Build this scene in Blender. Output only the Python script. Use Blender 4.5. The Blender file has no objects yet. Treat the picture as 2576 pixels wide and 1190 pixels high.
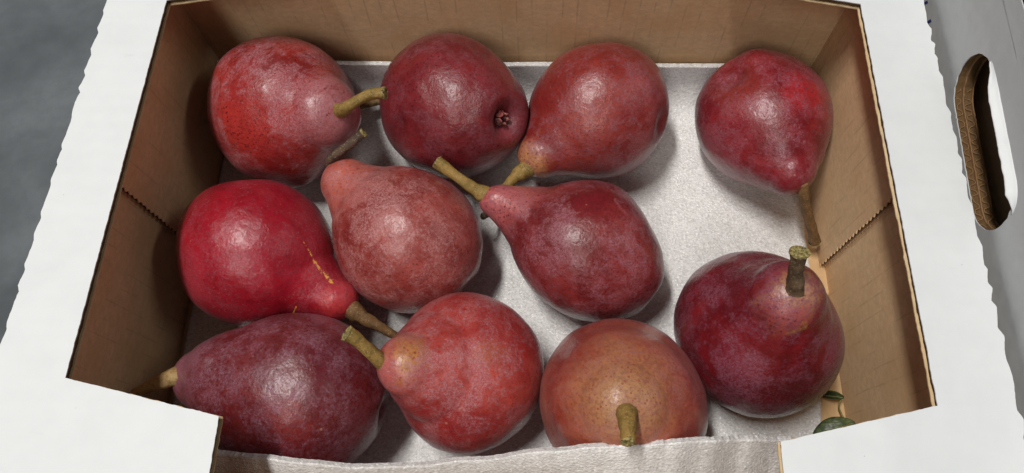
import bpy, bmesh, math, random
from mathutils import Vector, Matrix, geometry, noise as mnoise
random.seed(7)
S = 0.01                                   # everything below is measured in centimetres
SC = bpy.context.scene
COL = SC.collection

# ------------------------------------------------------------------ camera
cam_d = bpy.data.cameras.new('camera'); cam = bpy.data.objects.new('camera', cam_d); COL.objects.link(cam)
cam_d.sensor_width = 36.0; cam_d.lens = 36.0 * 1786.0 / 2576.0; cam_d.clip_start = 0.01; cam_d.clip_end = 60
cam.matrix_world = Matrix(((0.99899918, -0.01668556, 0.04149967, 0.0),
                           (0.03113054, 0.92559187, -0.37724075, 0.0),
                           (-0.03211728, 0.3781551, 0.92518495, 0.40),
                           (0, 0, 0, 1)))
SC.camera = cam
# ------------------------------------------------------------------ light: ceiling tubes of an indoor room, and an added fill
W = bpy.data.worlds.new('World'); SC.world = W; W.use_nodes = True
bg = W.node_tree.nodes['Background']; bg.inputs[0].default_value = (0.93, 0.96, 1.0, 1); bg.inputs[1].default_value = 0.075
def lamp(name, loc, target, sx, sy, power, col):
    d = bpy.data.lights.new(name, 'AREA'); d.shape = 'RECTANGLE'; d.size = sx; d.size_y = sy; d.energy = power; d.color = col
    o = bpy.data.objects.new(name, d); COL.objects.link(o); o.location = Vector(loc) * S
    z = (Vector(loc) - Vector(target)).normalized(); y = Vector((0, 1, 0)); x = y.cross(z).normalized(); y = z.cross(x)
    m = Matrix((x, y, z)).transposed().to_4x4(); m.translation = Vector(loc) * S; o.matrix_world = m
    return o
lamp('ceiling_tube', (-51, 24, 205), (-2, 14, 5), 0.15, 0.8, 35.5, (1.0, 0.97, 0.93))
lamp('back_wall_fill', (-51, -150, 205), (-2, 14, 5), 0.5, 1.1, 17.0, (1.0, 0.97, 0.93))  # added fill that brightens the back wall, no known fixture
lamp('ceiling_tube_far', (205, 40, 200), (-2, 14, 5), 0.2, 1.2, 6.0, (1.0, 0.96, 0.9))
SC.view_settings.view_transform = 'Standard'; SC.view_settings.look = 'None'
SC.view_settings.exposure = 0.0; SC.view_settings.gamma = 1.0; SC.view_settings.use_curve_mapping = False
SC.render.engine = 'CYCLES'

# ------------------------------------------------------------------ helpers
def lin(c):
    return tuple(((v / 255) / 12.92 if v / 255 <= 0.04045 else ((v / 255 + 0.055) / 1.055) ** 2.4) for v in c)
def obj(name, me, m, parent=None, smooth=False):
    if isinstance(me, bmesh.types.BMesh):
        b = me; me = bpy.data.meshes.new(name); b.to_mesh(me); b.free()
    o = bpy.data.objects.new(name, me); COL.objects.link(o)
    if m: me.materials.append(m)
    if parent: o.parent = parent
    if smooth: me.polygons.foreach_set('use_smooth', [True] * len(me.polygons)); me.update()
    return o
def thing(name, label, cat, loc=(0, 0, 0), group=None):
    o = bpy.data.objects.new(name, None); COL.objects.link(o); o.location = Vector(loc) * S
    o.empty_display_size = 0.02
    o['label'] = label; o['category'] = cat
    if group: o['group'] = group
    return o
def tag(o, label, cat, group=None):
    o['label'] = label; o['category'] = cat
    if group: o['group'] = group
    return o
def nz(x, y=0.0, z=0.0): return mnoise.noise(Vector((x, y, z)))

class NT:
    def __init__(s, name):
        s.m = bpy.data.materials.new(name); s.m.use_nodes = True; s.t = s.m.node_tree; s.n = s.t.nodes
        s.b = s.n['Principled BSDF']; s.out = s.n['Material Output']
    def new(s, ty, **kw):
        n = s.n.new(ty)
        for k, v in kw.items(): setattr(n, k, v)
        return n
    def put(s, sock, v):
        if isinstance(v, bpy.types.NodeSocket): s.t.links.new(v, sock)
        elif isinstance(v, (tuple, list)) and sock.type == 'RGBA' and len(v) == 3: sock.default_value = (*v, 1)
        else: sock.default_value = v
    def ma(s, op, a, b=0.0, c=0.0, clamp=False):
        n = s.new('ShaderNodeMath', operation=op, use_clamp=clamp)
        for i, v in enumerate((a, b, c)): s.put(n.inputs[i], v)
        return n.outputs[0]
    def vm(s, op, a, b=(0, 0, 0), scale=None):
        n = s.new('ShaderNodeVectorMath', operation=op); s.put(n.inputs[0], a); s.put(n.inputs[1], b)
        if scale is not None: s.put(n.inputs['Scale'], scale)
        return n.outputs['Value'] if op in ('LENGTH', 'DISTANCE', 'DOT_PRODUCT') else n.outputs[0]
    def mix(s, f, a, b, mode='MIX'):
        n = s.new('ShaderNodeMix', data_type='RGBA', blend_type=mode); n.clamp_factor = True
        s.put(n.inputs[0], f); s.put(n.inputs[6], a); s.put(n.inputs[7], b); return n.outputs[2]
    def noise(s, v, sc, det=3.0, ro=0.55, dist=0.0):
        n = s.new('ShaderNodeTexNoise'); s.put(n.inputs['Vector'], v); s.put(n.inputs['Scale'], sc)
        s.put(n.inputs['Detail'], det); s.put(n.inputs['Roughness'], ro); s.put(n.inputs['Distortion'], dist); return n.outputs[0]
    def vor(s, v, sc, feat='F1', rnd=1.0):
        n = s.new('ShaderNodeTexVoronoi', feature=feat); s.put(n.inputs['Vector'], v); s.put(n.inputs['Scale'], sc); s.put(n.inputs['Randomness'], rnd); return n
    def step(s, v, a, b):
        n = s.new('ShaderNodeMapRange', interpolation_type='SMOOTHSTEP'); s.put(n.inputs[0], v)
        s.put(n.inputs[1], a); s.put(n.inputs[2], b); n.inputs[3].default_value = 0; n.inputs[4].default_value = 1; return n.outputs[0]
    def cm(s):
        return s.vm('SCALE', s.new('ShaderNodeTexCoord').outputs['Object'], scale=100.0)
    def bump(s, h, strength, dist, prev=None):
        n = s.new('ShaderNodeBump'); s.put(n.inputs['Height'], h); n.inputs['Strength'].default_value = strength; n.inputs['Distance'].default_value = dist
        if prev: s.put(n.inputs['Normal'], prev)
        return n.outputs[0]
    def fin(s, color, rough, normal=None, **kw):
        s.put(s.b.inputs['Base Color'], color); s.put(s.b.inputs['Roughness'], rough)
        if normal: s.put(s.b.inputs['Normal'], normal)
        for k, v in kw.items(): s.put(s.b.inputs[k.replace('_', ' ')], v)
        return s.m

# ------------------------------------------------------------------ materials of the setting and the carton
def mat_concrete():
    n = NT('grey_concrete'); p = n.cm()
    a = n.noise(p, 0.13, 5, 0.55, 0.2); b = n.noise(p, 0.8, 5, 0.65)
    c = n.mix(n.step(a, 0.3, 0.72), lin((70, 75, 79)), lin((104, 109, 113)))
    c = n.mix(n.ma('MULTIPLY', n.step(b, 0.35, 0.75), 0.45), c, lin((80, 85, 89)))
    return n.fin(c, 0.8, n.bump(b, 0.3, 0.002))
def mat_kraft(name='kraft_paper', base=(220, 186, 145), flute='y', line=0.5):
    n = NT(name); p = n.cm()
    st = {'x': (2.2, 2.2, 3.6), 'y': (2.2, 2.2, 3.6), 'n': (2.0, 2.0, 2.0)}[flute]
    fib = n.noise(n.vm('MULTIPLY', p, st), 1.0, 6, 0.65)
    fine = n.noise(p, 9.0, 4, 0.7); big = n.noise(p, 0.35, 3)
    c = n.mix(n.step(fib, 0.25, 0.8), lin(tuple(v * 0.94 for v in base)), lin(tuple(min(255, v * 1.04) for v in base)))
    c = n.mix(n.ma('MULTIPLY', n.step(fine, 0.45, 0.75), 0.35), c, lin(tuple(v * 0.8 for v in base)))
    c = n.mix(n.ma('MULTIPLY', n.step(big, 0.38, 0.72), 0.55), c, lin((base[0] * 0.93, base[1] * 0.88, base[2] * 0.82)))
    nrm = n.bump(fine, 0.25, 0.0004)
    if flute != 'n':
        sep = n.new('ShaderNodeSeparateXYZ'); n.put(sep.inputs[0], p)
        along = sep.outputs[0 if flute == 'x' else 1]
        wob = n.noise(n.vm('MULTIPLY', p, (0.6, 0.6, 0.2)), 1.0, 2)
        ph = n.ma('ADD', n.ma('MULTIPLY', along, 7.4), n.ma('MULTIPLY', wob, 1.5))
        w = n.ma('MULTIPLY_ADD', n.ma('SINE', ph), 0.5, 0.5)
        crease = n.step(w, 0.955, 1.0)
        brk = n.step(n.noise(n.vm('MULTIPLY', p, (1.3, 1.3, 0.5)), 1.0, 3, 0.6), 0.45, 0.62)
        cr = n.ma('MULTIPLY', crease, n.ma('MULTIPLY', brk, line))
        c = n.mix(cr, c, lin(tuple(v * 0.62 for v in base)))
        nrm = n.bump(n.ma('SUBTRACT', w, n.ma('MULTIPLY', cr, 1.5)), 0.12, 0.0006, nrm)
    return n.fin(c, 0.85, nrm, Specular_IOR_Level=0.2)
def mat_white(name='white_clay_coated_board', tint=1.0):
    n = NT(name); p = n.cm()
    a = n.noise(p, 0.5, 4, 0.6); f = n.noise(p, 11.0, 4, 0.7); st = n.noise(n.vm('MULTIPLY', p, (1.0, 9.0, 5.0)), 1.0, 3)
    c = n.mix(n.step(a, 0.3, 0.75), (0.70, 0.72, 0.74), (0.67, 0.69, 0.71))
    sepw = n.new('ShaderNodeSeparateXYZ'); n.put(sepw.inputs[0], p)
    wash = n.ma('SINE', n.ma('ADD', n.ma('MULTIPLY', sepw.outputs[1], 8.0), n.ma('MULTIPLY', a, 3.0)))
    scf = n.step(n.noise(n.vm('MULTIPLY', p, (0.5, 3.0, 1.0)), 1.0, 6, 0.7, 0.8), 0.62, 0.75)
    c = n.mix(n.ma('MULTIPLY', scf, 0.16), c, lin((176, 178, 182)))
    dust = n.step(n.vor(p, 0.9).outputs['Distance'], 0.035, 0.012)
    c = n.mix(n.ma('MULTIPLY', dust, 0.35), c, lin((130, 125, 118)))
    c = n.mix(n.ma('MULTIPLY', n.step(st, 0.62, 0.8), 0.06), c, lin((170, 170, 170)))
    nr = n.bump(f, 0.12, 0.0003); nr = n.bump(wash, 0.05, 0.0006, n.bump(n.noise(p, 0.35, 3), 0.25, 0.004, nr))
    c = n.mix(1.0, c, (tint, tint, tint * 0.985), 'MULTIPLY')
    return n.fin(c, 0.55, nr, Specular_IOR_Level=0.3)
def mat_flute():
    n = NT('dark_fluting'); p = n.cm(); f = n.noise(p, 5.0, 4)
    return n.fin(n.mix(f, lin((70, 52, 34)), lin((120, 94, 64))), 0.95, None, Specular_IOR_Level=0.1)
def mat_foam():
    n = NT('white_foam_sheet'); p = n.cm()
    pw = n.vm('MULTIPLY', p, (0.7, 1.0, 1.0))
    v1 = n.vor(pw, 11.0); v3 = n.vor(n.vm('ADD', pw, (3.3, 1.7, 0.4)), 10.0); v2 = n.noise(p, 20.0, 2, 0.6); big = n.noise(p, 0.5, 3)
    cell = n.new('ShaderNodeSeparateXYZ'); n.put(cell.inputs[0], v1.outputs['Color']); cel3 = n.new('ShaderNodeSeparateXYZ'); n.put(cel3.inputs[0], v3.outputs['Color'])
    c = n.mix(n.step(big, 0.3, 0.7), (0.80, 0.79, 0.775), (0.74, 0.73, 0.715))
    c = n.mix(n.ma('MULTIPLY', n.step(cell.outputs[0], 0.4, 1.0), 0.55), c, (0.52, 0.51, 0.495))
    painted_glint = n.ma('MULTIPLY', n.step(cel3.outputs[0], 0.7, 0.82), n.step(v3.outputs['Distance'], 0.55, 0.25))  # bright spots painted into the colour as the foam's sparkle
    c = n.mix(n.ma('MULTIPLY', painted_glint, 0.9), c, (0.97, 0.965, 0.95))
    nr = n.bump(n.ma('ADD', v1.outputs['Distance'], v2), 0.45, 0.0007); nr = n.bump(n.noise(p, 1.2, 3), 0.2, 0.002, nr)
    return n.fin(c, n.ma('MULTIPLY_ADD', cel3.outputs[1], 0.4, 0.1), nr, Specular_IOR_Level=0.7)
M_CON = mat_concrete(); M_KX = mat_kraft('kraft_back', flute='x', line=0.3); M_KY = mat_kraft('kraft_side', flute='y', line=0.25)
M_KN = mat_kraft('kraft_plain', flute='n'); M_KF = mat_kraft('kraft_base', base=(214, 182, 138), flute='n')
M_KL = mat_kraft('kraft_cut_edge', base=(214, 190, 150), flute='n')
M_KD = mat_kraft('kraft_dim_edge', base=(138, 108, 76), flute='n'); M_W = mat_white(); M_W2 = mat_white('shaded_white_board', 0.68); M_FL = mat_flute(); M_FOAM = mat_foam()  # M_W2: the same white board, its shade put into a greyer tint

# ------------------------------------------------------------------ mesh helpers (centimetres in, metres out)
def prism(pts, axis, lo, hi):
    """polygon pts (2D) extruded along axis 'x','y' or 'z' from lo to hi"""
    f3 = {'x': lambda a, b, h: (h, a, b), 'y': lambda a, b, h: (a, h, b), 'z': lambda a, b, h: (a, b, h)}[axis]
    b = bmesh.new()
    va = [b.verts.new(Vector(f3(p[0], p[1], lo)) * S) for p in pts]; vb = [b.verts.new(Vector(f3(p[0], p[1], hi)) * S) for p in pts]
    n = len(pts)
    if n > 4:
        r = geometry.delaunay_2d_cdt([Vector(p[:2]) for p in pts], [(i, (i + 1) % n) for i in range(n)], [], 1, 1e-7)
        for t in r[2]:
            k = [r[3][i][0] if r[3][i] else None for i in t]
            if None in k or len(set(k)) < 3: continue
            for vv in (va, vb):
                try: b.faces.new([vv[i] for i in k])
                except ValueError: pass
    else: b.faces.new(va[::-1]); b.faces.new(vb)
    for i in range(n): b.faces.new((va[i], va[(i + 1) % n], vb[(i + 1) % n], vb[i]))
    bmesh.ops.recalc_face_normals(b, faces=b.faces)
    return b
def slab(x0, x1, y0, y1, z0, z1): return prism([(x0, y0), (x1, y0), (x1, y1), (x0, y1)], 'z', z0, z1)
def tube(path, radii, seg=14, rough=0.0, seed=0.0, cap=True):
    """tapered tube along a smoothed path"""
    P = [Vector(p) for p in path]; b = bmesh.new(); rings = []
    def at(t):
        n = len(P) - 1; i = min(int(t * n), n - 1); u = t * n - i
        p0 = P[max(i - 1, 0)]; p1 = P[i]; p2 = P[i + 1]; p3 = P[min(i + 2, n)]
        return 0.5 * ((2 * p1) + (p2 - p0) * u + (2 * p0 - 5 * p1 + 4 * p2 - p3) * u * u + (3 * p1 - p0 - 3 * p2 + p3) * u ** 3)
    def rad(t):
        n = len(radii) - 1; i = min(int(t * n), n - 1); u = t * n - i; u = u * u * (3 - 2 * u); return radii[i] * (1 - u) + radii[i + 1] * u
    K = 26; up = Vector((0, 0, 1)); x = None
    for k in range(K + 1):
        t = k / K; c = at(t); d = (at(min(1, t + 0.02)) - at(max(0, t - 0.02))).normalized()
        if x is None: x = d.orthogonal().normalized()
        x = (x - d * x.dot(d)).normalized(); y = d.cross(x)
        ring = []
        for j in range(seg):
            a = 2 * math.pi * j / seg; r = rad(t) * (1 + rough * (nz(math.cos(a) * 1.4 + seed, math.sin(a) * 1.4, t * 7) + 0.6 * nz(math.cos(a) * 4 + seed, math.sin(a) * 4, t * 3)))
            ring.append(b.verts.new((c + (x * math.cos(a) + y * math.sin(a)) * r) * S))
        rings.append(ring)
    for k in range(K):
        for j in range(seg): b.faces.new((rings[k][j], rings[k][(j + 1) % seg], rings[k + 1][(j + 1) % seg], rings[k + 1][j]))
    if cap: b.faces.new(rings[0][::-1]); b.faces.new(rings[-1])
    return b, at(1.0), (at(1.0) - at(0.97)).normalized(), rad(1.0)

# ------------------------------------------------------------------ setting
o = obj('floor', slab(-160, 160, -120, 160, -1.4, -0.6), M_CON); o['kind'] = 'structure'

# ------------------------------------------------------------------ the open carton
XL, XR, YB, YN, H = -20.8, 16.65, 26.7, 0.1, 12.0
carton = thing('fruit_carton', 'open white corrugated carton with brown inside, holding the red pears', 'box', (-2, 14, -0.6))
carton_inv = Matrix.Translation(-carton.location)
def cpart(name, b, m, parent=carton):
    o = obj(name, b, m, parent)
    if parent is carton: o.matrix_parent_inverse = carton_inv
    return o
cpart('bottom_panel', slab(XL - 0.4, XR + 0.4, YN - 0.4, YB + 0.4, -0.5, 0.0), M_KF)
cpart('back_wall', slab(XL - 0.4, XR + 0.4, YB, YB + 0.45, 0.0, 11.58), M_KX)
cpart('front_wall', slab(XL - 0.4, XR + 0.4, YN - 0.45, YN, 0.0, 11.58), M_KX)
def ragged(a, b, fixed, amp, pitch, ax):
    """points along z from a to b at a serrated cut edge"""
    out = []; n = max(2, int(abs(b - a) / (pitch / 2)))
    for i in range(n + 1):
        z = a + (b - a) * i / n; off = amp * (0.5 if i % 2 else -0.5) * (0.7 + 0.6 * random.random()) + 0.03 * nz(z * 1.7, 3.1)
        out.append((fixed + off, z))
    return out
for side in (-1, 1):
    X = XL if side < 0 else XR
    nm = 'left_wall' if side < 0 else 'right_wall'
    ys = 14.75; yc = 12.4 if side < 0 else 13.05
    def face(x): return (x, x + side * 0.05)
    # outer board of the side, then the far flap lapped over it and the near flap
    w = cpart('side_wall', slab(*sorted((X + side * 0.08, X + side * 0.5)), YN, YB, 0.0, 11.57), M_KY)
    fx = X - side * 0.27
    pts = ragged(0.12, 11.56, ys, 0.15, 0.42, 'y') + [(YB - 0.01, 11.56), (YB - 0.01, 0.12)]
    lp = cpart('lapped_flap', prism(pts, 'x', *sorted((fx, fx + side * 0.06))), M_KY)
    core = [(ys + 0.10 + 0.05 * nz(z), z) for z in [0.12 + i * 11.4 / 40 for i in range(41)]] + [(YB - 0.02, 11.52), (YB - 0.02, 0.12)]
    cpart('fluting', prism(core, 'x', *sorted((fx + side * 0.062, fx + side * 0.29))), M_FL, lp)
    pts2 = ragged(0.1, 11.56, ys - 0.02, 0.05, 0.3, 'y') + [(YB - 0.03, 11.56), (YB - 0.03, 0.1)]
    cpart('backing_liner', prism(pts2, 'x', *sorted((fx + side * 0.292, fx + side * 0.345))), M_KN, lp)
    pts3 = [(YN + 0.01, 0.1), (YN + 0.01, 11.55)] + ragged(11.55, 0.1, yc, 0.045, 0.3, 'y')
    cpart('near_flap', prism(pts3, 'x', *sorted((X, X + side * 0.077))), M_KY)

# white rim: each side is a C of top liner, fluting and bottom liner
def edge(p, q, amp, freq, seed, saw=0.0, pitch=1.2, n=None):
    P = Vector(p); Q = Vector(q); d = Q - P; L = d.length; nrm = Vector((d.y, -d.x)) / L; n = n or max(2, int(L / 0.09)); out = []
    for i in range(n):
        t = i / n; s = t * L
        off = amp * (nz(s * freq + seed, seed) + 0.6 * nz(s * freq * 3.1 + seed, seed + 4))
        if saw:
            u = (s / pitch + 0.8 * nz(s * 0.45, seed)) % 1.0
            k = min(u / 0.75, (1 - u) / 0.25)
            off += saw * (k - 0.5) * (0.45 + 1.5 * abs(nz(s * 0.37 + 2.1, seed)))
        out.append(tuple(P + d * t + nrm * off))
    return out
def rim_outline(side, inset, amp, seed, saw):
    if side < 0:
        xi, xo = -19.05 - inset, -22.12 + inset; xt = -12.45 - inset
        c = [(xo, -1.2 + inset), (xt, -1.2 + inset), (xt - 0.05, 3.62 - inset), (xi, 4.95 - inset), (xi, 23.95 + inset), (xt - 0.1, 25.1 + inset), (xt, 27.9), (xo, 27.9)]
        c[3] = (xi, 4.95 - inset)
    else:
        xi, xo = 15.2 + inset, 18.2 - inset; xt = 9.1 + inset
        c = [(xt, -1.2 + inset), (xo, -1.2 + inset), (xo, 27.9), (xt, 27.9), (xt, 25.1 + inset), (xi, 23.85 + inset), (xi, 4.75 - inset), (xt + 0.03, 3.25 - inset)]
    pts = []; n = len(c)
    for i in range(n):
        p, q = c[i], c[(i + 1) % n]
        outer = abs(p[0] - xo) < 1e-6 and abs(q[0] - xo) < 1e-6
        pts += edge(p, q, amp * (1.0 if not outer else 1.2), 2.4, seed + i * 3.3, saw if outer else 0.0, 1.22)
    return pts
for side in (-1, 1):
    r = cpart('rim_flange', prism(rim_outline(side, 0.0, 0.022, 5.0 + side, 0.15), 'z', 11.945, 12.0), M_W)
    cpart('fluting', prism(rim_outline(side, 0.085, 0.035, 9.0 + side, 0.13), 'z', 11.662, 11.943), M_FL, r)
    cpart('bottom_liner', prism(rim_outline(side, -0.015, 0.03, 13.0 + side, 0.14), 'z', 11.60, 11.66), M_KL, r)
# ------------------------------------------------------------------ foam liner lying on the bottom, turned up at both ends
def foam_sheet():
    # path across the sheet: from the leaning front edge, over the bottom, up the back wall
    tops = [(-20.5, 2.58, 7.0), (-15.93, 2.58, 7.2), (-14.33, 2.56, 7.5), (-12.31, 2.43, 8.0), (-9.89, 2.24, 8.3), (-7.85, 2.14, 8.0), (-5.48, 2.29, 7.6), (-2.67, 2.6, 7.8), (0.62, 2.95, 9.0), (2.43, 3.13, 9.4), (4.07, 3.23, 9.5), (5.76, 3.4, 9.3), (7.2, 3.59, 8.8), (9.16, 3.79, 7.8), (10.97, 3.9, 7.0), (12.77, 3.95, 6.4)]
    def top(x):
        for a, b in zip(tops, tops[1:]):
            if a[0] <= x <= b[0] or b is tops[-1]:
                u = max(0, min(1, (x - a[0]) / (b[0] - a[0]))); u = u * u * (3 - 2 * u); return a[1] * (1 - u) + b[1] * u, a[2] * (1 - u) + b[2] * u
        return tops[0][1:]
    def right(y): return 15.72 - 0.012 * (17 - y) - 0.0045 * max(0, 15 - y) ** 2 * 0.9
    NX = 300; prof = []
    me = bpy.data.meshes.new('foam_liner'); vs = []; fs = []
    TH = 0.26
    def section(x):
        ty, tz = top(x); pts = []
        ey = 0.04 * nz(x * 0.9, 4); ez = 0.05 * nz(x * 2.1, 9) + 0.09 * nz(x * 6, 2) + 0.06 * nz(x * 14, 5)
        A = [(ty + ey, tz + ez), (ty - 0.72, tz - 0.7), (min(1.45, ty - 1.3), tz - 1.9), (0.75, 4.2), (0.6, 1.8), (1.2, 0.7), (2.6, 0.12)]
        A += [(3.4 + 0.42 * i, 0.10 + 0.05 * nz(x * 0.3, i * 0.2)) for i in range(51)]
        A += [(25.2, 0.35), (25.9, 1.0), (26.25, 1.9), (26.33, 2.9), (26.36, 3.72 + 0.1 * nz(x * 0.35, 1.7) + 0.02 * nz(x * 4))]
        # resample by catmull
        out = []
        for i in range(len(A) - 1):
            p0 = Vector(A[max(i - 1, 0)]); p1 = Vector(A[i]); p2 = Vector(A[i + 1]); p3 = Vector(A[min(i + 2, len(A) - 1)])
            m = 5 if i < 7 or i > 57 else 2
            for k in range(m):
                u = k / m; out.append(0.5 * ((2 * p1) + (p2 - p0) * u + (2 * p0 - 5 * p1 + 4 * p2 - p3) * u * u + (3 * p1 - p0 - 3 * p2 + p3) * u ** 3))
        out.append(Vector(A[-1])); return out
    rows = []
    for i in range(NX + 1):
        t = i / NX; x0 = -20.45; sec = section(x0 + t * 35.6); row_t = []; row_b = []
        for j, q in enumerate(sec):
            xr = right(q.x); x = x0 + t * (xr - x0) + (0.03 * nz(q.x * 3, q.y * 3) if i in (0, NX) else 0)
            d = (sec[min(j + 1, len(sec) - 1)] - sec[max(j - 1, 0)]).normalized(); n = Vector((-d.y, d.x))
            bmp = 0.025 * nz(x * 0.9, q.x * 0.9, q.y * 0.9) + 0.008 * nz(x * 6, q.x * 6, q.y * 6)
            a = q + n * (TH + bmp); row_t.append((x * S, a.x * S, a.y * S)); row_b.append((x * S, q.x * S, q.y * S))
        rows.append((row_t, row_b))
    m = len(rows[0][0])
    for rt, rb in rows: vs += rt + rb
    def T(i, j): return i * 2 * m + j
    def B(i, j): return i * 2 * m + m + j
    for i in range(NX):
        for j in range(m - 1):
            fs.append((T(i, j), T(i + 1, j), T(i + 1, j + 1), T(i, j + 1))); fs.append((B(i, j), B(i, j + 1), B(i + 1, j + 1), B(i + 1, j)))
        fs.append((T(i, 0), B(i, 0), B(i + 1, 0), T(i + 1, 0))); fs.append((T(i, m - 1), T(i + 1, m - 1), B(i + 1, m - 1), B(i, m - 1)))
    for j in range(m - 1):
        fs.append((T(0, j), T(0, j + 1), B(0, j + 1), B(0, j))); fs.append((T(NX, j), B(NX, j), B(NX, j + 1), T(NX, j + 1)))
    me.from_pydata(vs, [], fs); me.update()
    b = bmesh.new(); b.from_mesh(me); bmesh.ops.recalc_face_normals(b, faces=b.faces); b.to_mesh(me); b.free()
    o = obj('foam_liner', me, M_FOAM, None, True)
    for q in me.polygons:
        if {v % m for v in q.vertices} in ({0}, {m - 1}): q.use_smooth = False
    return tag(o, 'white sparkling packing foam sheet under the pears, turned up at the front', 'foam sheet')
foam_sheet()

# ------------------------------------------------------------------ the neighbouring carton with a hand hole, on the right
M_BLUE = NT('blue_ink').fin(lin((38, 44, 110)), 0.6)
def hole_outline(grow, n=120):
    """stadium-shaped opening in the (y, z) plane, a little tilted, with a torn edge"""
    raw = []; hz = 1.45 + grow; L = 2.45
    for i in range(n):
        if i < 10 or i >= 110: t = (i if i < 10 else i - 120) / 20 * math.pi; y, z = L + hz * math.cos(t), hz * math.sin(t)
        elif i < 50: y, z = L - 2 * L * (i - 10) / 40, hz
        elif i < 70: t = math.pi / 2 + (i - 50) / 20 * math.pi; y, z = -L + hz * math.cos(t), hz * math.sin(t)
        else: y, z = -L + 2 * L * (i - 70) / 40, -hz
        y += 15.85; z += 12.86 + (y - 15.95) * 0.085; j = 0.05 if grow < 0.02 else 0.0
        raw.append((y + j * nz(i * 0.9, grow * 9), z + j * nz(i * 0.9, 7 + grow * 9)))
    return raw
def holed_panel(x0, x1, y0, y1, z0, z1, grow0=0.0, lip=0.0):
    b = bmesh.new(); n = 120
    offs = [0.0, 0.06, 0.14, 0.26, 0.42, 0.65, 1.0, 1.5]
    rings = []
    for d in offs:
        ring = []
        for i, (y, z) in enumerate(hole_outline(grow0 + d)):
            up = max(0.0, math.sin(2 * math.pi * i / n)) ** 0.5 if math.sin(2 * math.pi * i / n) > 0 else 0.0
            w = up * (0.75 + 0.25 * max(-1, min(1, (15.95 - y) / 3.0)))
            x = x0 - lip * w * math.exp(-(d / 0.5) ** 1.5)
            ring.append(b.verts.new(Vector((x, y, z)) * S))
        rings.append(ring)
    outer = []
    for i in range(n):
        if i < 10 or i >= 110: t = ((i + 10) % 120) / 20; oy, oz = y1, z0 + (z1 - z0) * t
        elif i < 50: oy, oz = y1 + (y0 - y1) * (i - 10) / 40, z1
        elif i < 70: oy, oz = y0, z1 + (z0 - z1) * (i - 50) / 20
        else: oy, oz = y0 + (y1 - y0) * (i - 70) / 40, z0
        outer.append(b.verts.new(Vector((x0, oy, oz)) * S))
    rings.append(outer)
    for r, q in zip(rings, rings[1:]):
        for i in range(n): b.faces.new((r[i], q[i], q[(i + 1) % n], r[(i + 1) % n]))
    back0 = [b.verts.new(Vector((x1, y, z)) * S) for y, z in hole_outline(grow0)]
    back1 = [b.verts.new(Vector((x1, v.co.y / S, v.co.z / S)) * S) for v in outer]
    for i in range(n):
        j = (i + 1) % n
        b.faces.new((back0[i], rings[0][i], rings[0][j], back0[j])); b.faces.new((back1[i], back0[i], back0[j], back1[j])); b.faces.new((rings[-1][i], back1[i], back1[j], rings[-1][j]))
    bmesh.ops.recalc_face_normals(b, faces=b.faces)
    return b
NX0 = 18.72
nc = thing('neighbouring_carton', 'white carton wall, shade toned into its colour, with an oval hand hole, at the right edge', 'box', (30, 12, -0.6))
ninv = Matrix.Translation(-nc.location)
def npart(name, b, m, parent=nc, smooth=False):
    o = obj(name, b, m, parent, smooth)
    if parent is nc: o.matrix_parent_inverse = ninv
    return o
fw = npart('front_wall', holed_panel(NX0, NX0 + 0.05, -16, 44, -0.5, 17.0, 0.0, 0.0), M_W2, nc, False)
def hole_flap():
    """the punched-out lip, folded up and outwards along the top of the hole"""
    b = bmesh.new(); prev = None; H0 = hole_outline(0.0)
    for i in range(61):
        u = i / 60; y = 18.7 - 6.6 * u; zt = 12.86 + 1.45 + (y - 15.85) * 0.085 + 0.02
        if y < 13.4: zt -= 0.9 * (1 - math.sqrt(max(0.0, 1 - ((13.4 - y) / 1.45) ** 2)))
        if y > 18.3: zt -= 0.5 * (1 - math.sqrt(max(0.0, 1 - ((y - 18.3) / 1.45) ** 2)))
        w = 0.37 * min(1.0, (u + 0.02) * 4) * (1.0 if u < 0.9 else max(0.15, (1 - u) * 10)) + 0.03 * nz(y * 3)
        row = []
        for k in range(7):
            t = k / 6; row.append(b.verts.new(Vector((18.74 - w * t, y, zt + 0.16 * (1 - t) ** 2 - 0.10 * w * t + 0.015 * nz(y * 2, t * 3) + (0.02 * nz(y * 9, k) if k == 6 else 0))) * S))
        if prev:
            for k in range(6): b.faces.new((prev[k], prev[k + 1], row[k + 1], row[k]))
        prev = row
    return b
hf = npart('hole_flap', hole_flap(), M_W, fw, True); hm = hf.modifiers.new('thickness', 'SOLIDIFY'); hm.thickness = 0.0005; hm.offset = -1
def wavy(x0, x1, seed):
    """the fluting seen end-on in the hole: a thin web weaving between two liners"""
    b = bmesh.new(); P = []
    n = 560
    for i in range(n + 1):
        y = 8 + 16.0 * i / n; ph = y * 2 * math.pi / 0.56 + 1.5 * nz(y * 1.1, seed) + 0.5 * nz(y * 3.7, seed)
        P.append(((x0 + x1) / 2 + (x1 - x0) / 2 * math.tanh(1.6 * math.sin(ph)) * (0.8 + 0.4 * nz(y * 2.1, seed + 3)) + 0.06 * nz(y * 4, seed), y))
    hole = hole_outline(0.0)
    zs = []
    low = [(y, z) for y, z in hole]
    def zlow(y):
        c = [z for yy, z in low if abs(yy - y) < 0.3 and z < 12.9 + (y - 15.95) * 0.085]
        return (min(c) if c else 10.9)
    prev = None
    for x, y in P:
        inside = 12.45 < y < 19.2
        zt = (zlow(y) - 0.015) if inside else 11.2
        a = b.verts.new(Vector((x, y, 10.3)) * S); c = b.verts.new(Vector((x, y, zt)) * S)
        if prev: b.faces.new((prev[0], a, c, prev[1]))
        prev = (a, c)
    return b
k0 = NX0 + 0.05
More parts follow.
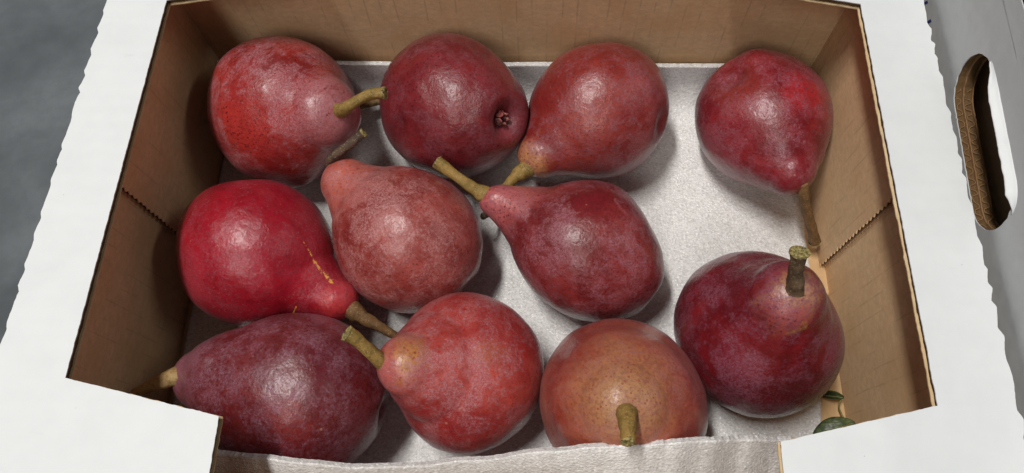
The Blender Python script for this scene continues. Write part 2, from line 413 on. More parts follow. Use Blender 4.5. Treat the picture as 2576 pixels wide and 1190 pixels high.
for q in range(2):
    xa = k0 + 0.002 + q * 0.42
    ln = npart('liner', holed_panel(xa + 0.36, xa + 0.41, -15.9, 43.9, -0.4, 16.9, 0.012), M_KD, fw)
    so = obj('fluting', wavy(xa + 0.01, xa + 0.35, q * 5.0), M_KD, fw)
    sm = so.modifiers.new('thickness', 'SOLIDIFY'); sm.thickness = 0.0003; sm.offset = 0
    npart('fluting_core', holed_panel(xa + 0.005, xa + 0.355, -15.8, 43.8, -0.3, 16.8, 0.13), M_FL, fw)
ip = npart('inner_wall', holed_panel(20.3, 20.36, -15.5, 43.5, -0.2, 16.6, -0.12), M_KN)
npart('fluting', holed_panel(20.37, 20.7, -15.4, 43.4, -0.1, 16.5, 0.02), M_FL, ip)
npart('liner', holed_panel(20.71, 20.77, -15.4, 43.4, -0.1, 16.5, -0.05), M_KN, ip)
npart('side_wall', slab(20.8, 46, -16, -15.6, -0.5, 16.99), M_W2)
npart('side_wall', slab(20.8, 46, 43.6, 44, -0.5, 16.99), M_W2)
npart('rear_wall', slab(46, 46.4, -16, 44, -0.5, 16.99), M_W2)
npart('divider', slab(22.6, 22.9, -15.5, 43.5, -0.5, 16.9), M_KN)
npart('added_top_panel', slab(NX0 + 0.1, 46.4, -16, 44, 17.02, 17.4), M_W2)  # unseen top and ends, added to keep light out of the hand hole
for (ya, za, l, sl) in ((24.55, 11.05, 0.75, 0.35), (23.45, 10.95, 0.8, 0.3), (25.6, 11.15, 0.7, 0.35)):
    pts = [(ya, za), (ya + 0.14, za + 0.02), (ya + 0.14 - sl * 0.6, za + l * 0.62), (ya - sl * 0.6 - 0.02, za + l * 0.6)]
    npart('blue_print', prism(pts, 'x', NX0 - 0.012, NX0 - 0.003), M_BLUE, fw)
PEARS = {
 1: dict(p=[-15.4199,22.1534,4.2049,-0.0,0.95,0.5868,0.7219,1.0725,0.4875,-0.4237,0.5947,-0.0133],zc=4.605,
  l=[[-1.91,3.36,-1.66,0.1,-0.17,0.08],[-0.67,3.9,-1.42,0.0,-0.03,0.01],[0.55,4.04,-1.03,0.01,0.08,-0.02],[1.74,3.79,-0.51,0.04,0.09,-0.01],[2.88,3.06,0.2,0.03,0.03,0.0],[3.6,1.96,0.92,0.06,0.04,0.02],[3.84,0.93,1.43,0.05,0.01,0.02],[3.79,-0.07,1.83,-0.0,0.0,-0.0],[2.68,-0.4,3.8,-0.08,0.01,-0.04],[1.61,-0.57,5.56,-0.08,0.03,-0.05],[1.03,-1.29,5.68,0.03,-0.03,0.03],[0.49,-1.63,5.63,0.02,-0.05,0.03],[0.32,-2.56,4.07,-0.0,0.03,-0.02],[-0.41,-3.76,1.83,0.05,0.42,-0.2],[-2.65,-3.15,0.88,-0.3,-0.36,0.1],[-4.11,-0.38,-0.83,-0.17,-0.02,-0.03],[-3.85,1.02,-1.35,0.07,-0.02,0.03],[-3.27,2.1,-1.6,0.12,-0.07,0.06]]),
 2: dict(p=[-5.3908,22.5019,4.1064,0.2578,0.9013,0.5107,0.6201,1.2266,0.3359,-3.716,-0.5317,-0.0054],zc=4.588,
  l=[[0.68,0.9,5.82,-0.05,-0.06,-0.05],[1.21,3.03,2.69,-0.01,-0.03,-0.02],[-0.12,3.6,2.12,-0.0,0.06,0.03],[-1.41,3.6,1.48,-0.06,0.16,0.05],[-2.29,3.35,0.61,-0.11,0.16,0.03],[-3.07,2.72,-0.2,-0.12,0.1,-0.01],[-3.42,2.05,-1.06,0.11,-0.06,0.02],[-3.6,1.0,-1.85,0.21,-0.06,0.09],[-3.17,0.17,-2.96,0.26,-0.01,0.15],[-2.73,-0.78,-3.43,0.05,0.01,0.04],[-2.25,-1.41,-3.64,-0.04,-0.03,-0.05],[-1.51,-2.07,-3.73,-0.03,-0.05,-0.06],[-0.61,-2.59,-3.64,-0.02,-0.07,-0.07],[0.42,-2.89,-3.33,0.01,-0.07,-0.05],[1.51,-2.91,-2.78,0.02,-0.03,-0.02],[2.41,-2.98,-1.62,0.01,-0.01,-0.0],[3.91,-1.0,0.73,-0.01,0.0,-0.0],[3.84,-0.14,1.55,0.01,-0.0,0.0],[3.41,1.08,2.17,-0.06,-0.02,-0.03],[2.68,1.9,2.65,-0.08,-0.06,-0.06]]),
 3: dict(p=[3.3282,22.6048,3.9024,0.0961,0.9067,0.5215,0.7074,1.1472,0.3646,-2.4159,0.0241,0.0051],zc=4.3,
  l=[[-3.03,0.65,2.69,-0.03,0.01,0.02],[-3.34,1.08,1.9,-0.09,0.03,0.04],[-3.49,1.53,0.95,-0.05,0.02,0.01],[-3.39,1.93,-0.12,-0.02,0.01,-0.0],[-2.98,2.25,-1.07,0.03,-0.02,0.01],[-2.38,2.41,-1.89,0.07,-0.07,0.05],[-1.55,2.37,-2.69,0.03,-0.05,0.05],[-0.62,2.24,-3.16,-0.01,0.03,-0.04],[0.41,1.95,-3.4,0.01,0.06,-0.1],[1.33,1.54,-3.37,0.02,0.02,-0.04],[1.99,1.15,-3.18,-0.04,-0.02,0.06],[2.7,0.63,-2.75,-0.09,-0.02,0.08],[3.37,0.05,-1.92,-0.03,-0.0,0.02],[3.7,-0.54,-1.05,0.01,-0.0,-0.0],[3.76,-0.99,-0.21,0.09,-0.02,-0.01],[3.58,-1.34,0.82,0.14,-0.05,0.02],[3.13,-1.6,1.9,0.16,-0.08,0.07],[2.48,-1.73,2.8,-0.14,0.09,-0.12],[1.61,-1.6,3.65,-0.08,0.08,-0.12],[1.21,-0.74,4.8,-0.11,0.06,-0.07],[0.76,-0.65,5.5,-0.01,0.01,-0.02],[-0.69,-0.13,5.7,-0.04,-0.01,0.08],[-1.17,0.27,5.2,0.06,-0.01,-0.04],[-1.67,0.23,4.37,0.03,-0.0,-0.02],[-2.41,0.15,3.52,0.02,-0.0,-0.02]]),
 4: dict(p=[12.568,22.356,3.7295,0.0843,0.9175,0.5571,0.7304,1.11,0.3892,-1.2983,0.2562,-0.0491],zc=4.109,
  l=[[-3.39,-0.44,-1.42,0.04,0.0,0.01],[-3.12,0.24,-2.01,0.02,-0.0,0.01],[-2.61,0.99,-2.48,-0.09,0.04,-0.08],[-2.13,1.46,-2.71,0.03,-0.02,0.03],[-0.78,2.35,-2.81,0.02,-0.07,0.08],[-0.32,2.56,-2.71,-0.01,0.06,-0.06],[0.46,2.79,-2.44,0.01,0.04,-0.03],[1.32,2.87,-1.97,-0.04,-0.09,0.05],[2.13,2.81,-1.14,-0.04,-0.05,0.02],[2.74,2.49,-0.37,-0.02,-0.01,0.0],[3.09,2.07,0.37,0.06,0.04,0.01],[3.21,1.58,1.2,0.1,0.05,0.03],[3.1,1.08,2.05,0.02,0.01,0.01],[2.81,0.39,2.84,-0.01,-0.0,-0.01],[2.3,-0.03,3.52,-0.0,0.0,-0.0],[1.63,-0.14,4.28,0.0,-0.0,0.0],[0.9,-0.0,5.1,-0.04,0.0,-0.04],[0.51,-0.42,5.34,-0.01,0.01,-0.02],[-0.56,-0.93,5.19,-0.0,-0.0,0.0],[-1.08,-0.95,4.78,0.03,0.03,-0.02],[-1.27,-2.08,3.39,0.06,0.1,-0.09],[-1.96,-2.28,2.59,0.05,0.05,-0.04],[-2.54,-2.25,1.8,-0.03,-0.03,0.02],[-3.05,-1.98,0.96,-0.07,-0.05,0.02],[-3.37,-1.59,0.1,-0.06,-0.03,0.0],[-3.51,-1.0,-0.67,-0.0,-0.0,-0.0]]),
 5: dict(p=[-15.4427,13.3119,3.9874,0.1792,0.9101,0.4913,0.6686,1.3294,0.3033,-0.5408,0.0084,0.0513],zc=4.383,
  l=[[-1.18,1.94,-3.55,0.03,-0.05,0.07],[-0.25,2.11,-3.66,-0.01,0.07,-0.09],[0.72,2.14,-3.55,0.02,0.07,-0.09],[1.72,2.02,-3.19,0.02,0.02,-0.03],[2.72,1.92,-2.3,-0.06,-0.04,0.05],[3.49,1.44,-1.33,-0.04,-0.01,0.01],[3.83,1.03,-0.28,0.08,0.02,-0.01],[3.91,0.49,0.69,0.08,0.01,0.01],[3.69,0.05,1.64,-0.02,-0.0,-0.01],[3.09,-0.48,2.69,-0.09,0.01,-0.06],[2.48,-0.87,3.29,-0.03,0.01,-0.03],[1.72,-0.08,4.45,0.05,-0.0,0.02],[1.42,0.02,5.39,-0.05,-0.0,-0.02],[-2.23,1.57,-3.11,0.07,-0.05,0.08],[-2.78,1.39,-2.62,0.08,-0.04,0.06],[-3.45,1.02,-1.8,0.1,-0.03,0.04],[-3.82,0.54,-0.99,-0.04,0.01,-0.01],[-3.98,0.18,-0.11,-0.16,0.01,-0.01],[-3.93,-0.26,0.66,-0.13,-0.01,0.02],[-3.67,-0.61,1.53,0.06,0.01,-0.02]]),
 6: dict(p=[-7.1419,14.1883,3.8832,0.1007,0.9133,0.5469,0.6785,1.2084,0.3714,2.4294,0.2234,0.0279],zc=4.27,
  l=[[0.55,0.37,6.01,-0.0,-0.0,-0.01],[-0.32,0.5,5.98,-0.0,0.0,0.01],[-1.01,0.46,5.48,0.03,-0.01,-0.02],[-1.43,0.58,4.55,-0.06,0.02,0.04],[-2.0,1.14,3.55,0.01,-0.01,-0.02],[-2.81,1.16,2.7,0.03,-0.01,-0.02],[-3.23,1.17,2.02,-0.04,0.01,0.02],[-3.6,1.1,1.05,-0.05,0.02,0.01],[-3.76,0.97,-0.07,0.02,-0.01,0.0],[-3.59,0.75,-1.22,0.06,-0.01,0.02],[-3.16,0.55,-2.18,0.01,-0.0,0.0],[-2.7,0.38,-2.79,-0.04,0.01,-0.04],[-2.07,0.19,-3.33,-0.03,0.0,-0.05],[-0.99,-0.07,-3.82,0.02,0.0,0.08],[0.01,-0.24,-3.95,-0.0,0.0,0.0],[2.67,-0.48,-2.81,-0.02,0.0,0.02],[3.31,-0.44,-1.94,-0.03,0.0,0.01],[3.74,-0.36,-0.94,0.06,-0.01,-0.02],[3.88,-0.21,0.08,0.06,-0.0,0.0],[3.62,0.04,1.55,0.02,0.0,0.01],[3.15,0.23,2.53,-0.03,-0.0,-0.02],[2.56,0.36,3.29,-0.04,-0.01,-0.04],[2.01,0.12,3.92,-0.01,-0.0,-0.01],[1.67,0.03,4.57,0.01,0.0,0.0],[1.46,-0.01,5.18,0.02,-0.0,0.01],[1.12,0.19,5.7,-0.02,-0.0,-0.02]]),
 7: dict(p=[2.4852,13.9082,3.6617,0.2329,0.9172,0.5572,0.6639,1.474,0.2811,2.5885,0.2038,0.1415],zc=4.068,
  l=[[1.07,-0.09,6.26,0.03,-0.0,0.05],[0.43,0.15,6.41,0.0,-0.0,-0.01],[-0.31,0.36,5.89,0.03,-0.01,-0.02],[-0.79,0.49,4.94,-0.05,0.02,0.03],[-1.53,0.73,3.77,0.02,-0.01,-0.01],[-2.25,1.04,3.02,0.01,-0.01,-0.01],[-2.86,1.31,2.07,-0.04,0.02,0.02],[-3.22,1.5,0.98,-0.11,0.05,0.03],[-3.3,1.57,0.03,-0.08,0.04,0.0],[-3.16,1.55,-1.06,0.05,-0.02,0.01],[-2.82,1.45,-2.01,0.09,-0.05,0.05],[-2.36,1.32,-2.85,0.07,-0.04,0.06],[-1.58,1.11,-3.6,0.02,-0.01,0.04],[-0.86,0.88,-3.98,-0.0,0.0,-0.01],[0.09,0.56,-4.16,0.0,0.01,-0.05],[0.97,0.23,-4.06,0.02,0.0,-0.06],[2.04,-0.21,-3.51,-0.0,0.0,0.01],[2.96,-0.64,-2.3,0.05,-0.01,-0.03],[3.36,-0.79,-1.31,0.04,-0.01,-0.01],[3.54,-0.93,0.14,-0.05,0.01,-0.0],[3.4,-0.92,1.12,-0.01,0.0,-0.0],[3.04,-0.84,2.07,-0.05,0.01,-0.03],[2.33,-0.63,3.11,-0.04,0.01,-0.04],[1.88,-0.49,3.79,0.02,-0.01,0.01],[1.58,-0.37,4.79,-0.02,0.01,-0.0],[1.5,-0.31,5.38,-0.04,0.01,0.0]]),
 8: dict(p=[-11.6663,5.7502,4.043,0.0759,0.9004,0.6277,0.78,1.22,0.4,3.0146,0.0746,0.06],zc=4.427,
  l=[[0.24,0.68,6.4,-0.0,0.21,0.45],[-0.16,0.7,6.33,-0.11,0.2,0.4],[-0.73,0.65,6.05,-0.3,0.2,0.35],[-1.32,1.09,5.3,-0.23,0.17,0.31],[-2.09,1.16,4.55,-0.09,0.05,0.08],[-2.82,1.19,3.45,0.11,-0.04,-0.06],[-3.39,1.18,2.35,-0.01,0.0,0.0],[-3.74,1.08,1.35,-0.05,0.01,0.01],[-3.93,0.92,0.21,-0.01,0.0,0.0],[-3.87,0.7,-0.8,0.01,-0.0,0.0],[-0.52,-0.53,-4.01,-0.0,-0.0,-0.02],[-0.03,-0.59,-4.03,0.0,0.0,0.0],[0.83,-0.68,-3.93,-0.03,0.02,0.13],[1.65,-0.7,-3.65,-0.03,0.01,0.07],[2.48,-0.63,-3.15,0.14,-0.04,-0.17],[0.6,0.6,6.39,-0.09,-0.14,-0.35],[1.24,0.42,6.13,-0.31,-0.13,-0.37],[1.7,0.18,5.62,-0.24,-0.03,-0.11]]),
 9: dict(p=[-3.677,7.1537,3.77,0.0,1.0385,0.5412,0.7104,1.1389,0.3953,3.3486,0.989,0.0031],zc=4.315,
  l=[[-0.24,-1.01,5.36,-0.01,-0.05,0.05],[-0.6,-0.87,5.34,0.03,0.04,-0.05],[-1.27,-0.25,5.01,0.0,0.0,-0.0],[-1.97,-0.77,3.69,0.01,0.0,-0.0],[-3.0,-1.17,2.22,0.0,0.0,-0.0],[-3.43,-0.48,1.83,-0.04,-0.01,0.02],[-3.68,0.33,1.3,-0.09,0.01,0.03],[-3.65,1.28,0.59,-0.12,0.04,0.02],[-3.36,2.01,-0.05,-0.02,0.01,-0.0],[-2.72,2.71,-0.77,0.08,-0.08,0.02],[-1.94,3.14,-1.29,0.02,-0.03,0.01],[-0.97,3.38,-1.73,0.01,-0.03,0.02],[0.15,3.35,-2.01,-0.0,-0.02,0.01],[1.11,3.11,-2.1,-0.01,-0.04,0.03],[2.11,2.62,-2.0,-0.02,-0.03,0.02],[2.92,1.96,-1.72,0.01,0.01,-0.01],[3.51,1.16,-1.28,0.02,0.01,-0.01],[3.84,0.27,-0.7,0.07,0.01,-0.01],[3.86,-0.66,0.0,0.13,-0.02,0.0],[3.62,-1.36,0.59,0.11,-0.04,0.02],[3.11,-2.04,1.22,0.01,-0.01,0.0],[2.34,-2.57,1.8,-0.08,0.09,-0.06],[1.27,-2.88,2.32,-0.05,0.1,-0.08],[0.82,-1.81,3.88,-0.04,0.09,-0.07],[0.5,-1.09,5.18,-0.03,0.07,-0.06],[0.17,-1.09,5.3,0.01,-0.05,0.04]]),
 10: dict(p=[4.044,5.9295,4.0096,0.1611,0.9302,0.45,0.875,0.92,0.56,-1.8101,1.3219,-0.0298],zc=4.756,
  l=[[-3.94,-0.69,0.31,0.08,0.01,-0.0],[-4.0,0.09,0.26,0.05,-0.0,-0.0],[-3.9,0.92,0.22,0.04,-0.01,-0.0],[-3.58,1.79,0.19,0.01,-0.0,-0.0],[-2.99,2.66,0.18,0.01,-0.01,-0.0],[-2.26,3.31,0.19,0.04,-0.06,-0.0],[-1.26,3.8,0.22,0.05,-0.15,-0.0],[-0.17,4.0,0.28,0.01,-0.18,-0.01],[0.77,3.92,0.35,-0.03,-0.18,-0.01],[1.73,3.6,0.43,-0.13,-0.26,-0.02],[2.48,3.1,0.69,-0.22,-0.27,-0.03],[3.16,2.38,0.8,-0.17,-0.13,-0.03],[3.62,1.58,0.89,-0.11,-0.05,-0.02],[3.85,0.78,0.98,0.08,0.02,0.01],[3.88,0.2,1.22,0.2,0.01,0.04],[3.85,-0.48,1.26,0.27,-0.03,0.05],[-3.77,-1.34,0.36,0.07,0.03,-0.01],[-3.33,-2.2,0.45,0.06,0.04,-0.01],[-2.71,-2.89,0.74,-0.05,-0.06,0.01]]),
 11: dict(p=[10.9852,9.4556,4.083,-0.051,0.9707,0.5589,0.7253,1.1436,0.4242,2.1017,1.5082,-0.0444],zc=4.164,
  l=[[3.01,-2.55,-0.22,-0.02,0.02,0.0],[2.4,-3.16,0.12,0.04,-0.05,-0.0],[1.66,-3.6,0.5,0.09,-0.2,0.02],[0.81,-3.83,0.88,0.06,-0.29,0.05],[-0.12,-3.83,1.25,-0.01,-0.25,0.07],[-1.08,-3.56,1.59,-0.03,-0.1,0.04],[-1.87,-3.1,1.83,0.0,0.01,-0.0],[-2.58,-2.42,2.01,0.1,0.09,-0.07],[-2.94,-1.91,2.08,0.14,0.09,-0.09],[-3.53,0.04,2.03,0.31,-0.0,-0.16],[-3.5,0.72,1.94,0.19,-0.04,-0.1],[-3.31,1.55,1.76,0.12,-0.06,-0.06],[-2.89,2.41,1.49,0.01,-0.01,-0.01],[-2.44,2.96,1.24,-0.05,0.06,0.02],[-1.82,3.45,0.94,-0.08,0.15,0.03],[-1.1,3.8,0.6,-0.05,0.17,0.02],[-0.23,3.96,0.22,-0.01,0.16,0.0],[0.64,3.91,-0.12,0.03,0.18,-0.01],[1.53,3.61,-0.44,0.04,0.09,-0.02],[2.34,3.08,-0.71,0.01,0.02,-0.01],[3.0,2.36,-0.89,-0.07,-0.05,0.03],[3.43,1.62,-0.96,-0.07,-0.03,0.02],[3.66,0.97,-0.97,-0.16,-0.04,0.05],[3.8,-0.45,-0.86,-0.34,0.04,0.1],[3.47,-1.78,-0.52,-0.16,0.08,0.03]]),
}
def pear_chain(p):
    cx, cy, R, k, Rb, m, rm, L, rn, az, el, bz = p
    t = [-k * R, 0, m * R, L * R]; r = [Rb * R, R, rm * R, rn * R]
    if t[0] > -0.05: t[0] = -0.05
    h = [t[i + 1] - t[i] for i in range(3)]; dl = [(r[i + 1] - r[i]) / h[i] for i in range(3)]; mm = [dl[0], 0, 0, dl[2] * 0.6]
    for i in (1, 2):
        if dl[i - 1] * dl[i] > 0:
            w1 = 2 * h[i] + h[i - 1]; w2 = h[i] + 2 * h[i - 1]; mm[i] = (w1 + w2) / (w1 / dl[i - 1] + w2 / dl[i])
    T = []; Q = []; N = 60
    for j in range(N + 1):
        s = t[0] + (t[3] - t[0]) * j / N; i = 0
        while i < 2 and s > t[i + 1]: i += 1
        u = (s - t[i]) / h[i]
        T.append(s); Q.append((2 * u ** 3 - 3 * u * u + 1) * r[i] + (u ** 3 - 2 * u * u + u) * h[i] * mm[i] + (-2 * u ** 3 + 3 * u * u) * r[i + 1] + (u ** 3 - u * u) * h[i] * mm[i + 1])
    return T, Q
DENT = {3: [((3.5, 1.2, -1.5), 0.35, 0.55)], 4: [((-1.88, 3.05, -0.99), 0.75, 0.75), ((-0.5, 3.4, -1.6), -0.3, 0.7)]}
def pear_mesh(n, D, dimple, stemdip):
    p = D['p']; R = p[2]; L = p[7] * R; bz = p[11] * R; T, Q = pear_chain(p)
    lo = min(a - b for a, b in zip(T, Q)); hi = max(a + b for a, b in zip(T, Q))
    NU, NV = 112, 96; vs = []; fs = []
    lumps = D['l']; sig2 = 2 * 1.15 ** 2
    def rad(t): return math.sqrt(max(0.0, max(q * q - (t - s) ** 2 for s, q in zip(T, Q))))
    for v in range(NV + 1):
        t = (lo + hi) / 2 - math.cos(math.pi * v / NV) * (hi - lo) / 2
        r = rad(t) if 0 < v < NV else 0.0
        bx = bz * (max(t, 0) / L) ** 2
        for u in range(NU if 0 < v < NV else 1):
            a = 2 * math.pi * u / NU; c = Vector((math.cos(a), math.sin(a), 0)); P = Vector((bx, 0, t)) + c * r
            # hollow at the calyx, slight one at the stem
            d0 = r; 
            if t < 0: P.z += dimple[0] * math.exp(-(d0 / dimple[1]) ** 2) - 0.25 * dimple[0] * math.exp(-((d0 - 2.0 * dimple[1]) / dimple[1]) ** 2)
            else:
                P.z -= stemdip * math.exp(-(d0 / 0.6) ** 2) * (1 if t > L else 0)
            # the outline's own bumps
            sw = 0.0; acc = Vector((0, 0, 0))
            for q in lumps:
                w = math.exp(-((P.x - q[0]) ** 2 + (P.y - q[1]) ** 2 + (P.z - q[2]) ** 2) / sig2)
                if w > 1e-4: sw += w; acc += Vector(q[3:6]) * w
            if sw > 0: P += acc / max(sw, 0.55)
            for (dc, dep, sg_) in DENT.get(n, ()):
                w = math.exp(-(P - Vector(dc)).length_squared / (2 * sg_ * sg_)); P -= Vector((c.x * r, c.y * r, t)).normalized() * dep * w
            nn = Vector((c.x, c.y, (t / R) * 0.6)).normalized()
            P += nn * (0.10 * nz(P.x * 0.42 + n * 3.1, P.y * 0.42, P.z * 0.42) + 0.03 * nz(P.x * 1.1, P.y * 1.1 + n, P.z * 1.1))
            vs.append(tuple(P * S))
    def I(v, u): return 0 if v == 0 else (1 + (NV - 1) * NU if v == NV else 1 + (v - 1) * NU + u % NU)
    for u in range(NU):
        fs.append((I(0, 0), I(1, u + 1), I(1, u))); fs.append((I(NV, 0), I(NV - 1, u), I(NV - 1, u + 1)))
        for v in range(1, NV - 1): fs.append((I(v, u), I(v, u + 1), I(v + 1, u + 1), I(v + 1, u)))
    me = bpy.data.meshes.new('skin'); me.from_pydata(vs, [], fs); me.update()
    return me, lo, hi

def mat_pear(n, c1, c2, neck, neck_z, spots, bloomc, bloom, blobs, blooms, dots='dark', rough=0.29, scar=(), dotw=0.9):
    k = NT('pear_skin_%d' % n); p = k.cm(); s = k.vm('ADD', p, (n * 13.7, n * 5.3, n * 9.1))
    big = k.noise(s, 0.30, 4, 0.55, 0.5); mid = k.noise(s, 1.25, 6, 0.62, 0.6); fine = k.noise(s, 6.0, 5, 0.72); grain = k.noise(s, 13.0, 3, 0.75)
    lw = lambda c: tuple(v * 0.84 for v in lin(c))
    wn = k.new('ShaderNodeTexNoise'); k.put(wn.inputs['Vector'], s); wn.inputs['Scale'].default_value = 0.55; wn.inputs['Detail'].default_value = 6; wn.inputs['Roughness'].default_value = 0.62
    pw = k.vm('ADD', p, k.vm('SCALE', k.vm('SUBTRACT', wn.outputs['Color'], (0.5, 0.5, 0.5)), scale=3.6))
    col = k.mix(k.step(k.ma('ADD', big, k.ma('ADD', k.ma('MULTIPLY', k.ma('SUBTRACT', mid, 0.5), 0.3), k.ma('MULTIPLY', k.ma('SUBTRACT', fine, 0.5), 0.55))), 0.34, 0.68), lw(c1), lw(c2))
    sep = k.new('ShaderNodeSeparateXYZ'); k.put(sep.inputs[0], p)
    nf = k.step(k.ma('ADD', sep.outputs[2], k.ma('MULTIPLY', k.ma('SUBTRACT', mid, 0.5), 2.6)), neck_z[0], neck_z[1])
    col = k.mix(k.ma('MULTIPLY', nf, neck_z[2]), col, lw(neck))
    warp = k.ma('ADD', k.ma('MULTIPLY', k.ma('SUBTRACT', mid, 0.5), 1.5), k.ma('MULTIPLY', k.ma('SUBTRACT', fine, 0.5), 0.5))
    for (c, r, colr, st) in blobs:
        d = k.ma('MULTIPLY_ADD', warp, r * 0.55, k.vm('DISTANCE', pw, c))
        col = k.mix(k.ma('MULTIPLY', k.step(d, r * 1.1, r * 0.3), st), col, lw(colr))
    # lenticels
    vo = k.vor(s, 5.6 if dots == 'dark' else 5.2); dsz = k.step(k.vor(s, 5.6 if dots == 'dark' else 5.2).outputs['Color'], 0.1, 0.9)
    thr = k.ma('MULTIPLY_ADD', dsz, 0.18 if dots == 'dark' else 0.10, 0.12 if dots == 'dark' else 0.0)
    dm = k.step(k.ma('SUBTRACT', vo.outputs['Distance'], thr), 0.07, -0.03)
    zone = k.step(k.noise(s, 0.5, 2), 0.33, 0.58)
    dm = k.ma('MULTIPLY', dm, k.ma('MULTIPLY_ADD', zone, 0.5, 0.5))
    mott = k.ma('MULTIPLY', k.step(fine, 0.42, 0.62), 0.6)
    col = k.mix(mott, col, k.mix(1.0, col, (0.46, 0.33, 0.38), 'MULTIPLY'))
    col = k.mix(k.ma('MULTIPLY', dm, dotw), col, lw(spots))
    # waxy bloom, wiped off in patches
    b0 = k.noise(s, 0.55, 7, 0.68, 0.6); stre = k.noise(k.vm('MULTIPLY', s, (1.6, 1.6, 0.45)), 1.0, 5, 0.65, 0.5)
    bm = k.ma('ADD', k.ma('MULTIPLY', b0, 0.75), k.ma('MULTIPLY', stre, 0.25))
    for (c, r, st) in blooms:
        d = k.ma('MULTIPLY_ADD', warp, r * 0.5, k.vm('DISTANCE', pw, c))
        bm = k.ma('MULTIPLY_ADD', k.step(d, r, r * 0.5), st, bm)
    bsoft = k.step(k.ma('ADD', bm, k.ma('MULTIPLY', k.ma('SUBTRACT', fine, 0.5), 0.35)), 0.40, 0.62); wiped = k.step(k.ma('ADD', k.noise(s, 0.85, 7, 0.68, 0.7), k.ma('MULTIPLY', fine, 0.2)), 0.635, 0.72)
    bf = k.ma('MULTIPLY', bsoft, k.ma('MULTIPLY_ADD', wiped, -0.8, 1.0))
    bf = k.ma('MULTIPLY', bf, k.ma('MULTIPLY_ADD', k.step(fine, 0.32, 0.66), 0.62, 0.38)); bf = k.ma('MULTIPLY', bf, k.ma('MULTIPLY_ADD', k.step(grain, 0.36, 0.64), 1.25, 0.3))
    bf = k.ma('MULTIPLY', bf, bloom * 1.0, clamp=True)
    col = k.mix(bf, col, lw(bloomc))
    # pale nicks and scratches
    nk = k.vor(s, 0.62); nkm = k.step(k.ma('ADD', nk.outputs['Distance'], k.ma('MULTIPLY', fine, 0.05)), 0.075, 0.055)
    col = k.mix(k.ma('MULTIPLY', nkm, 0.45), col, lin((190, 140, 110)))
    scr = k.noise(k.vm('MULTIPLY', s, (7.0, 1.0, 1.2)), 1.0, 3, 0.6, 0.3)
    col = k.mix(k.ma('MULTIPLY', k.step(scr, 0.70, 0.78), 0.3), col, lw(bloomc))
    for (a, b, w) in scar:
        A = Vector(a); B = Vector(b); d = B - A
        t = k.ma('DIVIDE', k.vm('DOT_PRODUCT', k.vm('SUBTRACT', p, tuple(A)), tuple(d)), d.length_squared, clamp=True)
        q = k.vm('ADD', k.vm('SCALE', tuple(d), scale=t), tuple(A)); dd = k.vm('DISTANCE', p, q)
        dd = k.ma('MULTIPLY_ADD', k.ma('SUBTRACT', k.noise(s, 4.0, 5, 0.75), 0.47), w * 7.0, dd)
        col = k.mix(k.step(dd, w, w * 0.6), col, lin((214, 150, 70)))
    nr = k.bump(k.noise(s, 1.3, 3), 0.2, 0.0035); cn = k.bump(k.ma('ADD', fine, k.noise(s, 2.6, 4, 0.6)), 0.10, 0.0012, nr); nr = k.bump(k.ma('ADD', fine, k.ma('MULTIPLY', grain, 0.6)), 0.36, 0.0007, nr); k.put(k.b.inputs['Coat Normal'], cn)
    ro = k.ma('ADD', k.ma('MULTIPLY_ADD', bf, 0.07, rough), k.ma('MULTIPLY', k.ma('SUBTRACT', fine, 0.5), 0.2))
    return k.fin(col, ro, nr, Specular_IOR_Level=0.36, Coat_Weight=0.26, Coat_Roughness=0.2, Sheen_Weight=0.03, Sheen_Roughness=0.4, Sheen_Tint=(0.9, 0.8, 0.95, 1))
def mat_bark(name, c1, c2, c3):
    k = NT(name); p = k.cm(); f = k.noise(p, 6.0, 6, 0.7); g = k.noise(p, 1.6, 4, 0.6, 0.4); d = k.vor(p, 9.0)
    c = k.mix(k.step(g, 0.35, 0.65), lin(c1), lin(c2)); c = k.mix(k.ma('MULTIPLY', k.step(f, 0.5, 0.7), 0.8), c, lin(tuple(v * 0.85 for v in c3)))
    c = k.mix(k.ma('MULTIPLY', k.step(d.outputs['Distance'], 0.32, 0.12), 0.35), c, lin((205, 184, 134)))
    return k.fin(c, 0.7, k.bump(f, 0.6, 0.0008))
BARK = {'olive': mat_bark('olive_stem', (150, 118, 58), (124, 100, 44), (92, 70, 40)), 'brown': mat_bark('brown_stem', (128, 94, 56), (104, 76, 42), (78, 54, 34)),
        'dark': mat_bark('dark_stem', (84, 62, 46), (52, 38, 30), (120, 96, 72)), 'grey': mat_bark('grey_stem', (104, 84, 60), (68, 52, 38), (128, 104, 72)), 'straw': mat_bark('straw_stem', (176, 146, 94), (150, 118, 74), (116, 88, 54)), 'tan': mat_bark('tan_stem', (150, 122, 78), (120, 92, 58), (94, 70, 46))}
def mat_cut():
    k = NT('cut_stem_end'); p = k.cm(); f = k.noise(p, 9.0, 5, 0.7)
    c = k.mix(k.step(f, 0.4, 0.62), lin((176, 158, 100)), lin((88, 84, 42))); c = k.mix(k.step(k.noise(p, 4.0, 3), 0.55, 0.7), c, lin((70, 46, 28)))
    return k.fin(c, 0.8, k.bump(f, 0.8, 0.001))
M_CUT = mat_cut()
M_SEP = mat_bark('calyx_sepal', (150, 66, 66), (92, 52, 48), (190, 130, 112))

G = 'red pears in the carton'
MA = (150, 92, 108)       # dusty mauve of the bloom
